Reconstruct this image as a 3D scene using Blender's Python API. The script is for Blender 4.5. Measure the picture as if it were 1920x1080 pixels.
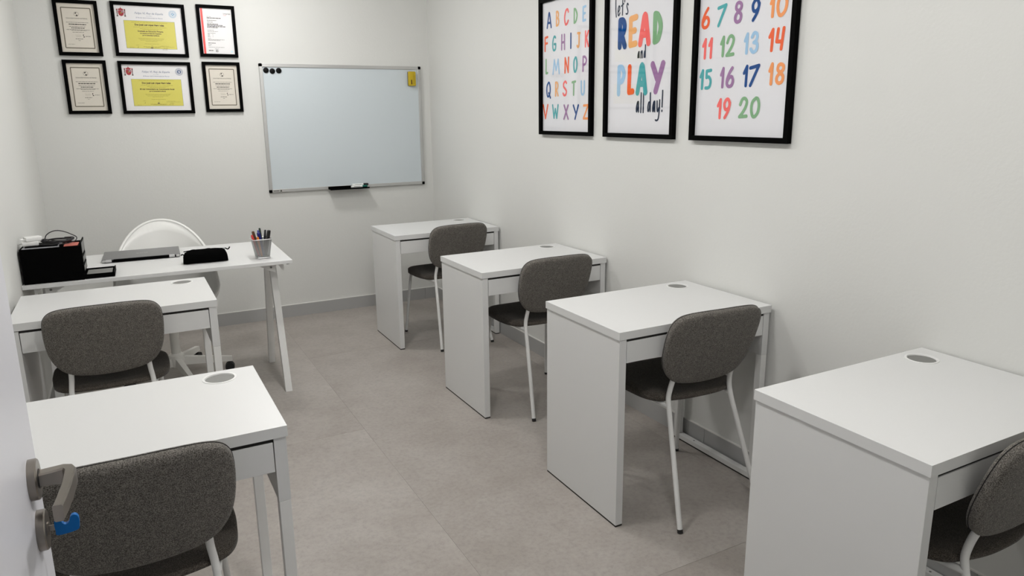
import bpy, bmesh, math, random
from mathutils import Vector, Matrix
PI = math.pi
rnd = random.Random(7)
S = bpy.context.scene
C = S.collection
for o in list(bpy.data.objects):
    bpy.data.objects.remove(o)

# ------------------------------------------------------------------ camera
cam = bpy.data.cameras.new('camera')
cam_o = bpy.data.objects.new('camera', cam)
C.objects.link(cam_o)
S.camera = cam_o
pitch, yaw, roll = 0.2241, 0.4880, 0.0113
fwd = Vector((math.sin(yaw)*math.cos(pitch), math.cos(yaw)*math.cos(pitch), -math.sin(pitch)))
rt = Vector((math.cos(yaw), -math.sin(yaw), 0))
dn = fwd.cross(rt)
R_ = rt*math.cos(roll) + dn*math.sin(roll)
D_ = dn*math.cos(roll) - rt*math.sin(roll)
M = Matrix(((R_.x, -D_.x, -fwd.x, 0), (R_.y, -D_.y, -fwd.y, 0), (R_.z, -D_.z, -fwd.z, 1.4925), (0, 0, 0, 1)))
cam_o.matrix_world = M
cam.sensor_width = 36
cam.lens = 36*1349.37/1920
cam.shift_y = -19.98/1920
cam.clip_start = 0.02

# ------------------------------------------------------------------ world, exposure
W = bpy.data.worlds.new('world')
S.world = W
W.use_nodes = True
W.node_tree.nodes['Background'].inputs[0].default_value = (0.92, 0.95, 1.0, 1)
W.node_tree.nodes['Background'].inputs[1].default_value = 0.25
S.view_settings.view_transform = 'Standard'
S.view_settings.look = 'None'
S.view_settings.gamma = 1
S.view_settings.use_curve_mapping = False
S.view_settings.exposure = 0.0
LAMP_W = 95.0          # radiance of the opal domes
LAMP_COL = (1.0, 0.985, 0.968)
LAMP_X = 0.80
LAMPS_Y = (4.60, 3.35, 2.10, 0.85)

# room
XL, XR, YF, YB, ZC = -0.482, 2.185, 0.30, 5.461, 2.52


# ------------------------------------------------------------------ materials
def s2l(c):
    return tuple((x/255/12.92 if x/255 <= .04045 else ((x/255+.055)/1.055)**2.4) for x in c)


def mat(name, col, rough=.5, metal=0., spec=.5, srgb=False):
    m = bpy.data.materials.new(name)
    m.use_nodes = True
    b = m.node_tree.nodes['Principled BSDF']
    c = s2l(col) if srgb else col
    b.inputs['Base Color'].default_value = (*c, 1)
    b.inputs['Roughness'].default_value = rough
    b.inputs['Metallic'].default_value = metal
    b.inputs['Specular IOR Level'].default_value = spec
    return m


def N(m, t, **kw):
    n = m.node_tree.nodes.new(t)
    for k, v in kw.items():
        if k in n.inputs:
            n.inputs[k].default_value = v
        else:
            setattr(n, k, v)
    return n


def L(m, a, b):
    m.node_tree.links.new(a, b)


def ramp(m, fac, stops):
    r = N(m, 'ShaderNodeValToRGB')
    e = r.color_ramp.elements
    while len(e) < len(stops):
        e.new(.5)
    for el, (p, c) in zip(e, stops):
        el.position = p
        el.color = (*c, 1)
    L(m, fac, r.inputs[0])
    return r.outputs[0]


def bump(m, height, strength, dist):
    b = N(m, 'ShaderNodeBump', Strength=strength, Distance=dist)
    L(m, height, b.inputs['Height'])
    L(m, b.outputs[0], m.node_tree.nodes['Principled BSDF'].inputs['Normal'])


def noise(m, scale, detail=2., rough=.5, coord='Object'):
    tc = N(m, 'ShaderNodeTexCoord')
    n = N(m, 'ShaderNodeTexNoise', Scale=scale, Detail=detail, Roughness=rough)
    L(m, tc.outputs[coord], n.inputs['Vector'])
    return n.outputs['Fac']


def wall_mat(name, col):
    m = mat(name, col, .7, spec=.25)
    bump(m, noise(m, 90, 3), .12, .004)
    return m


M_wall = wall_mat('wall_paint', (.705, .708, .685))
M_ceil = wall_mat('ceiling_paint', (.76, .755, .74))
M_base = mat('skirting_tile_grey', (.40, .40, .395), .45)
M_bead = mat('skirting_white_bead', (.78, .77, .74), .5)
M_grout = mat('floor_grout', (.33, .305, .28), .85)

M_floor = mat('stone_floor_tile', (.35, .32, .3), .42, spec=.4)
_tc = N(M_floor, 'ShaderNodeTexCoord')
_oi = N(M_floor, 'ShaderNodeObjectInfo')
_add = N(M_floor, 'ShaderNodeVectorMath', operation='MULTIPLY_ADD')
L(M_floor, _oi.outputs['Random'], _add.inputs[0])
_add.inputs[1].default_value = (31, 17, 5)
L(M_floor, _tc.outputs['Object'], _add.inputs[2])


def fl_noise(sc, det, rg):
    n = N(M_floor, 'ShaderNodeTexNoise', Scale=sc, Detail=det, Roughness=rg)
    L(M_floor, _add.outputs[0], n.inputs['Vector'])
    return n.outputs['Fac']


_big = ramp(M_floor, fl_noise(2.6, 5, .62), [(.30, (.300, .270, .243)), (.52, (.352, .322, .294)), (.74, (.405, .378, .350))])
_fine = ramp(M_floor, fl_noise(55, 4, .7), [(.28, (.80, .80, .80)), (.5, (1., 1., 1.)), (.75, (1.12, 1.12, 1.12))])
_speck = ramp(M_floor, fl_noise(240, 2, .6), [(.22, (.62, .60, .58)), (.33, (1, 1, 1))])
_m1 = N(M_floor, 'ShaderNodeMix', data_type='RGBA', blend_type='MULTIPLY')
_m1.inputs[0].default_value = .75
L(M_floor, _big, _m1.inputs[6]); L(M_floor, _fine, _m1.inputs[7])
_m2 = N(M_floor, 'ShaderNodeMix', data_type='RGBA', blend_type='MULTIPLY')
_m2.inputs[0].default_value = .6
L(M_floor, _m1.outputs[2], _m2.inputs[6]); L(M_floor, _speck, _m2.inputs[7])
_hv = N(M_floor, 'ShaderNodeHueSaturation')
_mr = N(M_floor, 'ShaderNodeMapRange')
_mr.inputs[3].default_value = .98; _mr.inputs[4].default_value = 1.11
L(M_floor, _oi.outputs['Random'], _mr.inputs[0])
L(M_floor, _mr.outputs[0], _hv.inputs['Value'])
L(M_floor, _m2.outputs[2], _hv.inputs['Color'])
L(M_floor, _hv.outputs[0], M_floor.node_tree.nodes['Principled BSDF'].inputs['Base Color'])
bump(M_floor, fl_noise(70, 4, .7), .08, .003)

M_desk = mat('white_foil_desk', (.70, .703, .698), .38)
bump(M_desk, noise(M_desk, 260, 2), .03, .001)
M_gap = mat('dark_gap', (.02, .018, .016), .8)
M_grom = mat('white_plastic', (.80, .80, .79), .4)
M_gromin = mat('grommet_inside_grey', (.20, .20, .19), .5)
M_legw = mat('white_powder_coat', (.78, .78, .765), .42)
M_foot = mat('black_rubber_foot', (.012, .012, .012), .6)


def fabric(name, dark, light):
    m = mat(name, dark, .95, spec=.1)
    a = noise(m, 430, 3, .7)
    b_ = noise(m, 60, 2, .5)
    col = ramp(m, a, [(.40, dark), (.52, tuple((x+y)/2 for x, y in zip(dark, light))), (.63, light)])
    big = ramp(m, b_, [(.3, (.88, .88, .88)), (.7, (1.1, 1.09, 1.08))])
    mx = N(m, 'ShaderNodeMix', data_type='RGBA', blend_type='MULTIPLY')
    mx.inputs[0].default_value = 1
    L(m, col, mx.inputs[6]); L(m, big, mx.inputs[7])
    L(m, mx.outputs[2], m.node_tree.nodes['Principled BSDF'].inputs['Base Color'])
    m.node_tree.nodes['Principled BSDF'].inputs['Sheen Weight'].default_value = .15
    bump(m, a, .5, .0012)
    return m


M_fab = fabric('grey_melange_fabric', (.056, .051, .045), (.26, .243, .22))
M_seatfab = fabric('desk_shaded_seat_fabric', (.030, .025, .020), (.135, .119, .103))  # seat cloth, its colour darkened for the shadow of the desk
M_pipe = mat('dark_seam_piping', (.028, .028, .028), .9, spec=.1)

M_black = mat('black_frame', (.0015, .0015, .0015), .6, spec=.03)
M_bplast = mat('black_plastic', (.0015, .0015, .0015), .6, spec=.03)
M_bmetal = mat('black_gloss_magnet', (.0015, .0015, .0015), .4, spec=.12)
M_bfab = mat('black_cloth', (.002, .002, .002), .95, spec=.02)
M_wb = mat('whiteboard_enamel', (.605, .662, .692), .22, spec=.35)
M_alu = mat('brushed_aluminium', (.56, .56, .55), .38, .75)
M_yel = mat('yellow_eraser', (.53, .375, .005), .5)
M_felt = mat('dark_felt', (.03, .03, .03), .95)
M_nickel = mat('satin_nickel', (.27, .245, .218), .33, 1.)
M_blue = mat('blue_key_plastic', (.0, .115, .37), .4, spec=.2)
M_door = mat('door_white_lacquer', (.70, .70, .74), .38)
M_silver = mat('laptop_silver_lid', (.23, .23, .235), .38, .6)
M_hinge = mat('laptop_hinge_silver', (.62, .62, .62), .35, .5)
M_logo = mat('laptop_logo', (.55, .55, .56), .3, .6)
M_white = mat('white_adapter', (.85, .85, .83), .35)
M_greyp = mat('grey_plastic_sleeve', (.30, .30, .32), .3)
M_label = mat('drawer_label_card', (.20, .20, .19), .5)
M_pink = mat('red_pink_card', (.62, .17, .13), .6)
M_cable = mat('black_cable', (.012, .011, .014), .4)
M_shell = mat('white_shell_plastic', (.83, .83, .805), .3)
M_cush = mat('white_seat_cushion', (.74, .74, .71), .7)
M_basew = mat('white_chair_base', (.74, .73, .69), .4)
M_sheet = mat('cream_certificate_paper', (.70, .655, .575), .8)
M_paper = mat('white_certificate_paper', (.80, .79, .79), .8)
M_poster = mat('poster_paper', (.79, .79, .82), .8)
bump(M_poster, noise(M_poster, 5, 3), .25, .02)
M_yellow = mat('diploma_yellow', (.67, .61, .125), .8)
M_ink = mat('ink_grey', (.14, .13, .11), .8)
M_inkd = mat('ink_dark', (.045, .04, .03), .8)
M_inky = mat('ink_on_yellow', (.33, .28, .04), .8)
M_inkb = mat('ink_blue_grey', (.16, .20, .31), .8)
M_bord = mat('border_brown_ink', (.15, .13, .09), .8)
M_crim = mat('crest_crimson', (.38, .035, .045), .8)
M_crest = mat('crest_dark', (.09, .05, .04), .8)
M_seal = mat('seal_light_blue', (.20, .42, .62), .8)
M_seal2 = mat('seal_slate_blue', (.10, .15, .27), .8)
M_red = mat('stripe_red', (.86, .085, .075), .8)
M_screw = mat('screw_grey', (.2, .2, .19), .4, .6)

# glass: clear sheet that mirrors at a slant
M_glass = bpy.data.materials.new('picture_glass')
M_glass.use_nodes = True
_nt = M_glass.node_tree
_nt.nodes.clear()
_out = _nt.nodes.new('ShaderNodeOutputMaterial')
_mix = _nt.nodes.new('ShaderNodeMixShader')
_tr = _nt.nodes.new('ShaderNodeBsdfTransparent')
_gl = _nt.nodes.new('ShaderNodeBsdfGlossy')
_gl.inputs['Roughness'].default_value = .03
_lw = _nt.nodes.new('ShaderNodeLayerWeight')
_lw.inputs[0].default_value = .5
_pw = _nt.nodes.new('ShaderNodeMath'); _pw.operation = 'POWER'; _pw.inputs[1].default_value = 5
_ma = _nt.nodes.new('ShaderNodeMath'); _ma.operation = 'MULTIPLY_ADD'; _ma.inputs[1].default_value = .8; _ma.inputs[2].default_value = .035
_nt.links.new(_lw.outputs['Facing'], _pw.inputs[0])
_nt.links.new(_pw.outputs[0], _ma.inputs[0])
_nt.links.new(_ma.outputs[0], _mix.inputs[0])
_nt.links.new(_tr.outputs[0], _mix.inputs[1])
_nt.links.new(_gl.outputs[0], _mix.inputs[2])
_nt.links.new(_mix.outputs[0], _out.inputs[0])
M_matte = M_glass.copy()      # anti-reflective panes of the certificates
M_matte.name = 'anti_glare_glass'
for _n in M_matte.node_tree.nodes:
    if _n.type == 'BSDF_GLOSSY':
        _n.inputs['Roughness'].default_value = .25
    if _n.type == 'MATH' and _n.operation == 'MULTIPLY_ADD':
        _n.inputs[1].default_value = .2
        _n.inputs[2].default_value = .006

# wire mesh of the pen cup: fine procedural holes in a metal sheet
M_mesh = bpy.data.materials.new('silver_wire_mesh')
M_mesh.use_nodes = True
_nt = M_mesh.node_tree
_b = _nt.nodes['Principled BSDF']
_b.inputs['Base Color'].default_value = (.34, .345, .34, 1)
_b.inputs['Metallic'].default_value = .6
_b.inputs['Roughness'].default_value = .4
_tcm = _nt.nodes.new('ShaderNodeTexCoord')
_sx = _nt.nodes.new('ShaderNodeSeparateXYZ')
_nt.links.new(_tcm.outputs['Object'], _sx.inputs[0])
_ad = _nt.nodes.new('ShaderNodeMath'); _ad.operation = 'ADD'
_nt.links.new(_sx.outputs[0], _ad.inputs[0]); _nt.links.new(_sx.outputs[1], _ad.inputs[1])
def _cell(src):
    a = _nt.nodes.new('ShaderNodeMath'); a.operation = 'MULTIPLY'; a.inputs[1].default_value = 1/.0022
    f = _nt.nodes.new('ShaderNodeMath'); f.operation = 'FRACT'
    g = _nt.nodes.new('ShaderNodeMath'); g.operation = 'GREATER_THAN'; g.inputs[1].default_value = .46
    _nt.links.new(src, a.inputs[0]); _nt.links.new(a.outputs[0], f.inputs[0]); _nt.links.new(f.outputs[0], g.inputs[0])
    return g.outputs[0]
_hm = _nt.nodes.new('ShaderNodeMath'); _hm.operation = 'MULTIPLY'
_nt.links.new(_cell(_ad.outputs[0]), _hm.inputs[0]); _nt.links.new(_cell(_sx.outputs[2]), _hm.inputs[1])
_t2 = _nt.nodes.new('ShaderNodeBsdfTransparent')
_mx = _nt.nodes.new('ShaderNodeMixShader')
_nt.links.new(_hm.outputs[0], _mx.inputs[0])
_nt.links.new(_b.outputs[0], _mx.inputs[1]); _nt.links.new(_t2.outputs[0], _mx.inputs[2])
_nt.links.new(_mx.outputs[0], _nt.nodes['Material Output'].inputs[0])

M_lamp = bpy.data.materials.new('led_diffuser')
M_lamp.use_nodes = True
_b = M_lamp.node_tree.nodes['Principled BSDF']
_b.inputs['Emission Color'].default_value = (*LAMP_COL, 1)
_b.inputs['Emission Strength'].default_value = LAMP_W


# ------------------------------------------------------------------ mesh builder
class MB:
    def __init__(s):
        s.v, s.f, s.m = [], [], []

    def add(s, vs, fs, mi=0):
        o = len(s.v)
        s.v += [tuple(p) for p in vs]
        s.f += [tuple(o+i for i in f) for f in fs]
        s.m += [mi]*len(fs)
        return s

    def box(s, x0, x1, y0, y1, z0, z1, bev=0., mi=0):
        if bev <= 0:
            vs = [(x, y, z) for x in (x0, x1) for y in (y0, y1) for z in (z0, z1)]
            return s.add(vs, [(0, 1, 3, 2), (4, 6, 7, 5), (0, 4, 5, 1), (2, 3, 7, 6), (0, 2, 6, 4), (1, 5, 7, 3)], mi)
        bm = bmesh.new()
        bmesh.ops.create_cube(bm, size=1)
        for v in bm.verts:
            v.co = Vector(((x0+x1)/2+v.co.x*(x1-x0), (y0+y1)/2+v.co.y*(y1-y0), (z0+z1)/2+v.co.z*(z1-z0)))
        bmesh.ops.bevel(bm, geom=bm.edges[:], offset=bev, segments=2, affect='EDGES', profile=.5)
        s.bm(bm, mi)
        return s

    def bm(s, bm, mi=0):
        bm.verts.index_update()
        s.add([v.co for v in bm.verts], [[v.index for v in f.verts] for f in bm.faces], mi)
        bm.free()

    def tube(s, pts, r, n=10, caps=True, mi=0):
        pts = [Vector(p) for p in pts]
        rs = r if isinstance(r, (list, tuple)) else [r]*len(pts)
        vs, fs = [], []
        u = None
        for i, p in enumerate(pts):
            t = (pts[min(i+1, len(pts)-1)]-pts[max(i-1, 0)]).normalized()
            if u is None:
                u = t.orthogonal().normalized()
            else:
                u = (u - t*u.dot(t)).normalized()
            w = t.cross(u)
            for k in range(n):
                a = 2*PI*k/n
                vs.append(p+(u*math.cos(a)+w*math.sin(a))*rs[i])
        for i in range(len(pts)-1):
            for k in range(n):
                a, b = i*n+k, i*n+(k+1) % n
                fs.append((a, b, b+n, a+n))
        if caps:
            fs.append(tuple(reversed(range(n))))
            fs.append(tuple(range((len(pts)-1)*n, len(pts)*n)))
        return s.add(vs, fs, mi)

    def lathe(s, prof, n=24, at=(0, 0, 0), axis='Z', mi=0, caps=True):
        vs, fs = [], []
        for r, h in prof:
            for k in range(n):
                a = 2*PI*k/n
                p = (r*math.cos(a), r*math.sin(a), h)
                if axis == 'X':
                    p = (h, p[0], p[1])
                elif axis == 'Y':
                    p = (p[0], h, p[1])
                vs.append((p[0]+at[0], p[1]+at[1], p[2]+at[2]))
        for i in range(len(prof)-1):
            for k in range(n):
                a, b = i*n+k, i*n+(k+1) % n
                fs.append((a, b, b+n, a+n))
        if caps:
            fs.append(tuple(reversed(range(n))))
            fs.append(tuple(range((len(prof)-1)*n, len(prof)*n)))
        return s.add(vs, fs, mi)

    def prism(s, poly, f, d0, d1, mi=0):
        """poly in 2D; f(u,v,d)->xyz"""
        n = len(poly)
        vs = [f(u, v, d0) for u, v in poly]+[f(u, v, d1) for u, v in poly]
        fs = [tuple(range(n)), tuple(reversed(range(n, 2*n)))]
        fs += [(i, i+n, (i+1) % n+n, (i+1) % n) for i in range(n)]
        return s.add(vs, fs, mi)

    def xf(s, fn):
        s.v = [tuple(fn(Vector(p))) for p in s.v]
        return s

    def build(s, name, mats, parent=None, smooth=False, angle=35):
        me = bpy.data.meshes.new(name)
        me.from_pydata(s.v, [], s.f)
        ms = mats if isinstance(mats, (list, tuple)) else [mats]
        for m in ms:
            me.materials.append(m)
        if len(ms) > 1:
            me.polygons.foreach_set('material_index', s.m)
        bm = bmesh.new()
        bm.from_mesh(me)
        bmesh.ops.recalc_face_normals(bm, faces=bm.faces)
        bm.to_mesh(me)
        bm.free()
        if smooth:
            me.shade_smooth()
            if angle:
                me.set_sharp_from_angle(angle=math.radians(angle))
        me.update()
        o = bpy.data.objects.new(name, me)
        C.objects.link(o)
        if parent:
            o.parent = parent
        return o


def thing(name, label, cat, loc=(0, 0, 0), rz=0., group=None):
    o = bpy.data.objects.new(name, None)
    o.empty_display_size = .05
    C.objects.link(o)
    o.location = loc
    o.rotation_euler = (0, 0, rz)
    o['label'] = label
    o['category'] = cat
    if group:
        o['group'] = group
    return o


def tag(o, label, cat, group=None, loc=None, rz=None):
    o['label'] = label
    o['category'] = cat
    if group:
        o['group'] = group
    if loc:
        o.location = loc
    if rz is not None:
        o.rotation_euler = (0, 0, rz)
    return o


def copy_thing(src, label, loc, rz):
    r = src.copy()
    C.objects.link(r)
    r['label'] = label
    r.location = loc
    r.rotation_euler = (0, 0, rz)
    for ch in list(src.children):
        c = ch.copy()
        C.objects.link(c)
        c.parent = r
        for g in list(ch.children):
            d = g.copy()
            C.objects.link(d)
            d.parent = c
    return r


def struct(o):
    o['kind'] = 'structure'
    return o


def crom(pts, n=6, closed=False):
    P = [Vector(p) for p in pts]
    out = []
    m = len(P)
    rng = range(m) if closed else range(m-1)
    for i in rng:
        if closed:
            a, b, c, d = P[(i-1) % m], P[i], P[(i+1) % m], P[(i+2) % m]
        else:
            a, b, c, d = P[max(i-1, 0)], P[i], P[i+1], P[min(i+2, m-1)]
        for k in range(n):
            t = k/n
            out.append(.5*((2*b)+(c-a)*t+(2*a-5*b+4*c-d)*t*t+(3*b-a-3*c+d)*t**3))
    if not closed:
        out.append(P[-1])
    return out


# ------------------------------------------------------------------ room
t_ = .1
o = struct(MB().box(XL-t_, XR+t_, YF-t_, YB+t_, -.12, -.0012).build('floor', M_grout))
cols = [(XL, -.315, 3.82), (-.315, .885, 3.22), (.885, 2.085, 4.41), (2.085, XR, 3.40)]
for x0, x1, yj in cols:
    js = [yj+2.78*k for k in range(-3, 3)]
    for a, b in zip(js, js[1:]):
        a, b = max(a, YF-t_), min(b, YB)
        if b-a > .02:
            g = .0004
            tl = MB().box(x0+g, x1-g, a+g, b-g, -.0012, 0, .0005).build('floor_tile', M_floor, o)
struct(MB().box(XL-t_, XR+t_, YF-t_, YB+t_, ZC, ZC+.1).build('ceiling', M_ceil))
struct(MB().box(XL-t_, XL, YF-t_, YB+t_, 0, ZC).build('wall_left', M_wall))
struct(MB().box(XR, XR+t_, YF-t_, YB+t_, 0, ZC).build('wall_right', M_wall))
struct(MB().box(XL, XR, YB, YB+t_, 0, ZC).build('wall_back', M_wall))
DX0, DX1, DH = -.19, .78, 2.06
wf = MB().box(XL, DX0-.03, YF-t_, YF, 0, ZC).box(DX1+.03, XR, YF-t_, YF, 0, ZC).box(DX0-.03, DX1+.03, YF-t_, YF, DH+.03, ZC)
struct(wf.build('wall_front', M_wall))
tr = MB().box(DX0-.03, DX0, YF-t_-.01, YF-.003, 0, DH).box(DX1, DX1+.03, YF-t_-.01, YF-.003, 0, DH).box(DX0-.03, DX1+.03, YF-t_-.01, YF-.003, DH, DH+.03)
struct(tr.build('trim_1', M_door))


def skirting(name, segs, f):
    e = struct(bpy.data.objects.new(name, None))
    C.objects.link(e)
    for a, b in segs:
        MB().box(*f(a+.0008, b-.0008, 0, .0085), 0, .091).build('skirting_tile', M_base, e)
        MB().box(*f(a, b, 0, .0075), .091, .0955).build('white_top_bead', M_bead, e)


def cuts(lo, hi, j, step):
    js = [j+step*k for k in range(-8, 9)]
    js = [lo]+[x for x in js if lo+.01 < x < hi-.01]+[hi]
    return list(zip(js, js[1:]))


skirting('baseboard_right', cuts(YF, YB, 2.261, 1.2), lambda a, b, d0, d1: (XR-d1, XR-d0, a, b))
skirting('baseboard_left', cuts(YF, YB, 2.261, 1.2), lambda a, b, d0, d1: (XL+d0, XL+d1, a, b))
skirting('baseboard_back', cuts(XL+.0085, XR-.0085, 2.08, 1.2), lambda a, b, d0, d1: (a, b, YB-d1, YB-d0))

# ceiling downlights (out of frame)
names = ('nearest the whiteboard wall', 'second from the whiteboard wall', 'third from the whiteboard wall', 'nearest the doorway')
for y, nm in zip(LAMPS_Y, names):
    t = thing('ceiling_lamp', 'round white ceiling lamp with an opal dome, ' + nm, 'ceiling lamp', (LAMP_X, y, ZC), group='opal dome ceiling lamps')
    MB().lathe([(.122, 0), (.122, -.016), (.110, -.018), (.108, 0)], 32, caps=False).build('rim', M_grom, t, True)
    prof = [(.109*math.cos(a), -.004-.090*math.sin(a)) for a in (q/10*PI/2*.985 for q in range(11))]
    MB().lathe(prof, 32).build('opal_dome', M_lamp, t, True)

# ------------------------------------------------------------------ open door
d = bpy.data.objects.new('door_1', None)
C.objects.link(d)
struct(d)
d.location = (-.151, 1.094, 0)     # free edge of the leaf, face towards +X
MB().box(-.040, 0, -.792, 0, .008, 2.035, .0015).build('door_leaf', M_door, d)
for nm, z in (('lever_rosette', 1.047), ('keyhole_rosette', .976)):
    MB().lathe([(.0262, 0), (.0262, .0085), (.0248, .0100)], 40, (0, -.073, z), 'X').build(nm, M_nickel, d, True)
# lever: neck out of the door, bend, flat bar back towards the hinges
lv = MB()
path = [(.010, -.073), (.026, -.073), (.036, -.0735), (.0425, -.077), (.0455, -.085), (.0450, -.10), (.0435, -.130), (.0405, -.160), (.0375, -.182)]
hh = [.0088, .0098, .0108, .0112, .0114, .0114, .0112, .0108, .0104]
tt = [.0090, .0085, .0080, .0075, .0068, .0062, .0058, .0056, .0054]
vs, fs = [], []
for i, (x, y) in enumerate(path):
    a = Vector(path[max(i-1, 0)]); b = Vector(path[min(i+1, len(path)-1)])
    tg = (b-a).normalized(); nn = Vector((-tg.y, tg.x))
    ring = []
    for sgn, zz in ((-1, -.8), (-.75, -1), (.75, -1), (1, -.8), (1, .8), (.75, 1), (-.75, 1), (-1, .8)):
        ring.append((x+nn.x*tt[i]*sgn, y+nn.y*tt[i]*sgn, 1.047+hh[i]*zz))
    vs += ring
for i in range(len(path)-1):
    for k in range(8):
        fs.append((i*8+k, i*8+(k+1) % 8, (i+1)*8+(k+1) % 8, (i+1)*8+k))
fs += [tuple(range(8)), tuple(range((len(path)-1)*8, len(path)*8))]
lv.add(vs, fs)
h = lv.build('lever_handle', M_nickel, d, True, 30)
MB().lathe([(.0125, .0095), (.0125, .0108)], 28, (0, -.073, 1.047), 'X').build('dark_collar', M_foot, d)
MB().lathe([(.0085, .0095), (.0085, .0118)], 24, (0, -.073, .976), 'X').build('lock_cylinder', M_nickel, d, True)

k = thing('door_key', 'key with a blue plastic head in the lower lock rosette of the open door', 'key', (-.151+.0118, 1.021, .976))
MB().box(-.004, .012, -.001, .001, -.004, .004, .0004).build('key_blade', M_nickel, k)
kp = [(.0085, -.011), (.030, -.0095), (.0335, -.003), (.0335, .008), (.030, .0125), (.025, .0115), (.0225, .0045), (.019, .002), (.0155, .004), (.0125, .0115), (.008, .0125), (.006, .006), (.0065, -.004)]
kp = [(p.x, p.y) for p in crom([(a, b, 0) for a, b in kp], 4, True)]
MB().prism(kp, lambda u, v, w: (u, w, v), -.0032, .0032).build('key_head', M_blue, k)

# ------------------------------------------------------------------ desks
DW, DD, DHT, DT = .73, .50, .75, .0285
GX, GY, GR = DW-.103, DD-.067, .042


def slab_with_hole(x0, x1, y0, y1, z0, z1, cx, cy, r, hs, n=32):
    mb = MB()
    xs = [x0, cx-hs, cx+hs, x1]
    ys = [y0, cy-hs, cy+hs, y1]
    for z, flip in ((z1, 0), (z0, 1)):
        for i in range(3):
            for j in range(3):
                if i == 1 and j == 1:
                    continue
                mb.add([(xs[i], ys[j], z), (xs[i+1], ys[j], z), (xs[i+1], ys[j+1], z), (xs[i], ys[j+1], z)], [(0, 1, 2, 3)])
        vs, fs = [], []
        for k in range(n):
            a = 2*PI*k/n
            c_, s_ = math.cos(a), math.sin(a)
            m_ = hs/max(abs(c_), abs(s_))
            vs += [(cx+c_*m_, cy+s_*m_, z), (cx+c_*r, cy+s_*r, z)]
        for k in range(n):
            p, q = 2*k, 2*((k+1) % n)
            fs.append((p, q, q+1, p+1))
        mb.add(vs, fs)
    for (a, b) in (((x0, y0), (x1, y0)), ((x1, y0), (x1, y1)), ((x1, y1), (x0, y1)), ((x0, y1), (x0, y0))):
        mb.add([(*a, z0), (*b, z0), (*b, z1), (*a, z1)], [(0, 1, 2, 3)])
    vs, fs = [], []
    for k in range(n):
        a = 2*PI*k/n
        vs += [(cx+r*math.cos(a), cy+r*math.sin(a), z0), (cx+r*math.cos(a), cy+r*math.sin(a), z1)]
    for k in range(n):
        p, q = 2*k, 2*((k+1) % n)
        fs.append((p, q, q+1, p+1))
    mb.add(vs, fs)
    return mb


def make_desk(label, loc, rz):
    t = thing('student_desk', label, 'desk', loc, rz, 'white student desks in two rows')
    zb = DHT-DT
    slab_with_hole(0, DW, 0, DD, zb, DHT, GX, GY, GR, .0555).build('desktop', M_desk, t)
    g = MB().lathe([(GR+.0055, DHT+.0001), (GR+.0052, DHT+.0014), (GR-.001, DHT+.0016), (GR-.0022, DHT-.0005), (GR-.003, DHT-.02)], 40, (GX, GY, 0), caps=False).build('cable_grommet', M_grom, t, True)
    MB().lathe([(GR-.0028, DHT-.0021), (GR-.004, DHT-.045), (.002, DHT-.046)], 40, (GX, GY, 0)).build('grommet_cup', M_gromin, g, True)
    p = MB().box(.004, .034, .004, DD-.004, .0068, zb-.0022, .0008).build('side_panel', M_desk, t)
    MB().box(.0045, .0335, .0045, DD-.0045, 0, .0068).build('base_glide', M_gap, p)
    MB().box(.007, .031, .007, DD-.007, zb-.0022, zb).build('painted_joint_shade', M_gap, p)  # dark filler standing in for the shadow line under the desktop lip
    a = MB().box(DW-.034, DW-.004, .004, DD-.004, .549, zb-.0004, .0008).build('apron_panel', M_desk, t)
    for yy in (.19, .215, .24):
        MB().lathe([(.0025, 0), (.0025, -.0012)], 10, (DW-.0342, yy, .60), 'X').build('screw_hole', M_gap, a)
    for y0 in (.004, DD-.034):
        MB().box(DW-.0335, DW-.0045, y0, y0+.030, .006, .5485, .0015).build('leg', M_legw, t)
    br = MB().box(DW-.0335, DW-.0045, .034, DD-.034, .006, .028, .0015).build('floor_bar', M_legw, t)
    MB().lathe([(.004, 0), (.004, .0006)], 12, (DW-.022, .37, .028)).build('screw_cap', M_screw, br)
    MB().box(DW-.0330, DW-.0050, .005, DD-.005, 0, .0059).build('base_glide', M_gap, br)
    dr = MB().box(.0365, DW-.0365, .0045, .0088, .632, .7105, .0008).build('drawer_front', M_desk, t)
    MB().box(.05, DW-.05, .0088, DD-.06, .645, .700).build('drawer_box', M_desk, dr)
    MB().box(.034, DW-.034, .0090, .0200, .7060, zb).build('painted_gap_shade', M_gap, dr)  # dark strip painted as the shade in the gap above the drawer
    MB().box(.034, DW-.034, DD-.022, DD-.006, .56, zb-.0004).build('back_rail', M_desk, t)
    return t


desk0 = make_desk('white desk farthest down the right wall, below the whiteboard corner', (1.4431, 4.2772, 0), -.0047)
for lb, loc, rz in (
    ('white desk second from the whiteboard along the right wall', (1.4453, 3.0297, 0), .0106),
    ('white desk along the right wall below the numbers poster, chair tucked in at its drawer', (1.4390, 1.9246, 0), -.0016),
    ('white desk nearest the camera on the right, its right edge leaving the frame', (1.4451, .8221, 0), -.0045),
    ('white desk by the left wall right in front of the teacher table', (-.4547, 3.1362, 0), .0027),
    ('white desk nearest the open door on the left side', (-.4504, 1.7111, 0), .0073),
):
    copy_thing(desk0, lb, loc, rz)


# ------------------------------------------------------------------ upholstered chairs
def outline(half, n=5):
    full = [Vector((u, v, 0)) for u, v in half]+[Vector((-u, v, 0)) for u, v in reversed(half[1:-1])]
    return crom(full, n, True)


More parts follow.
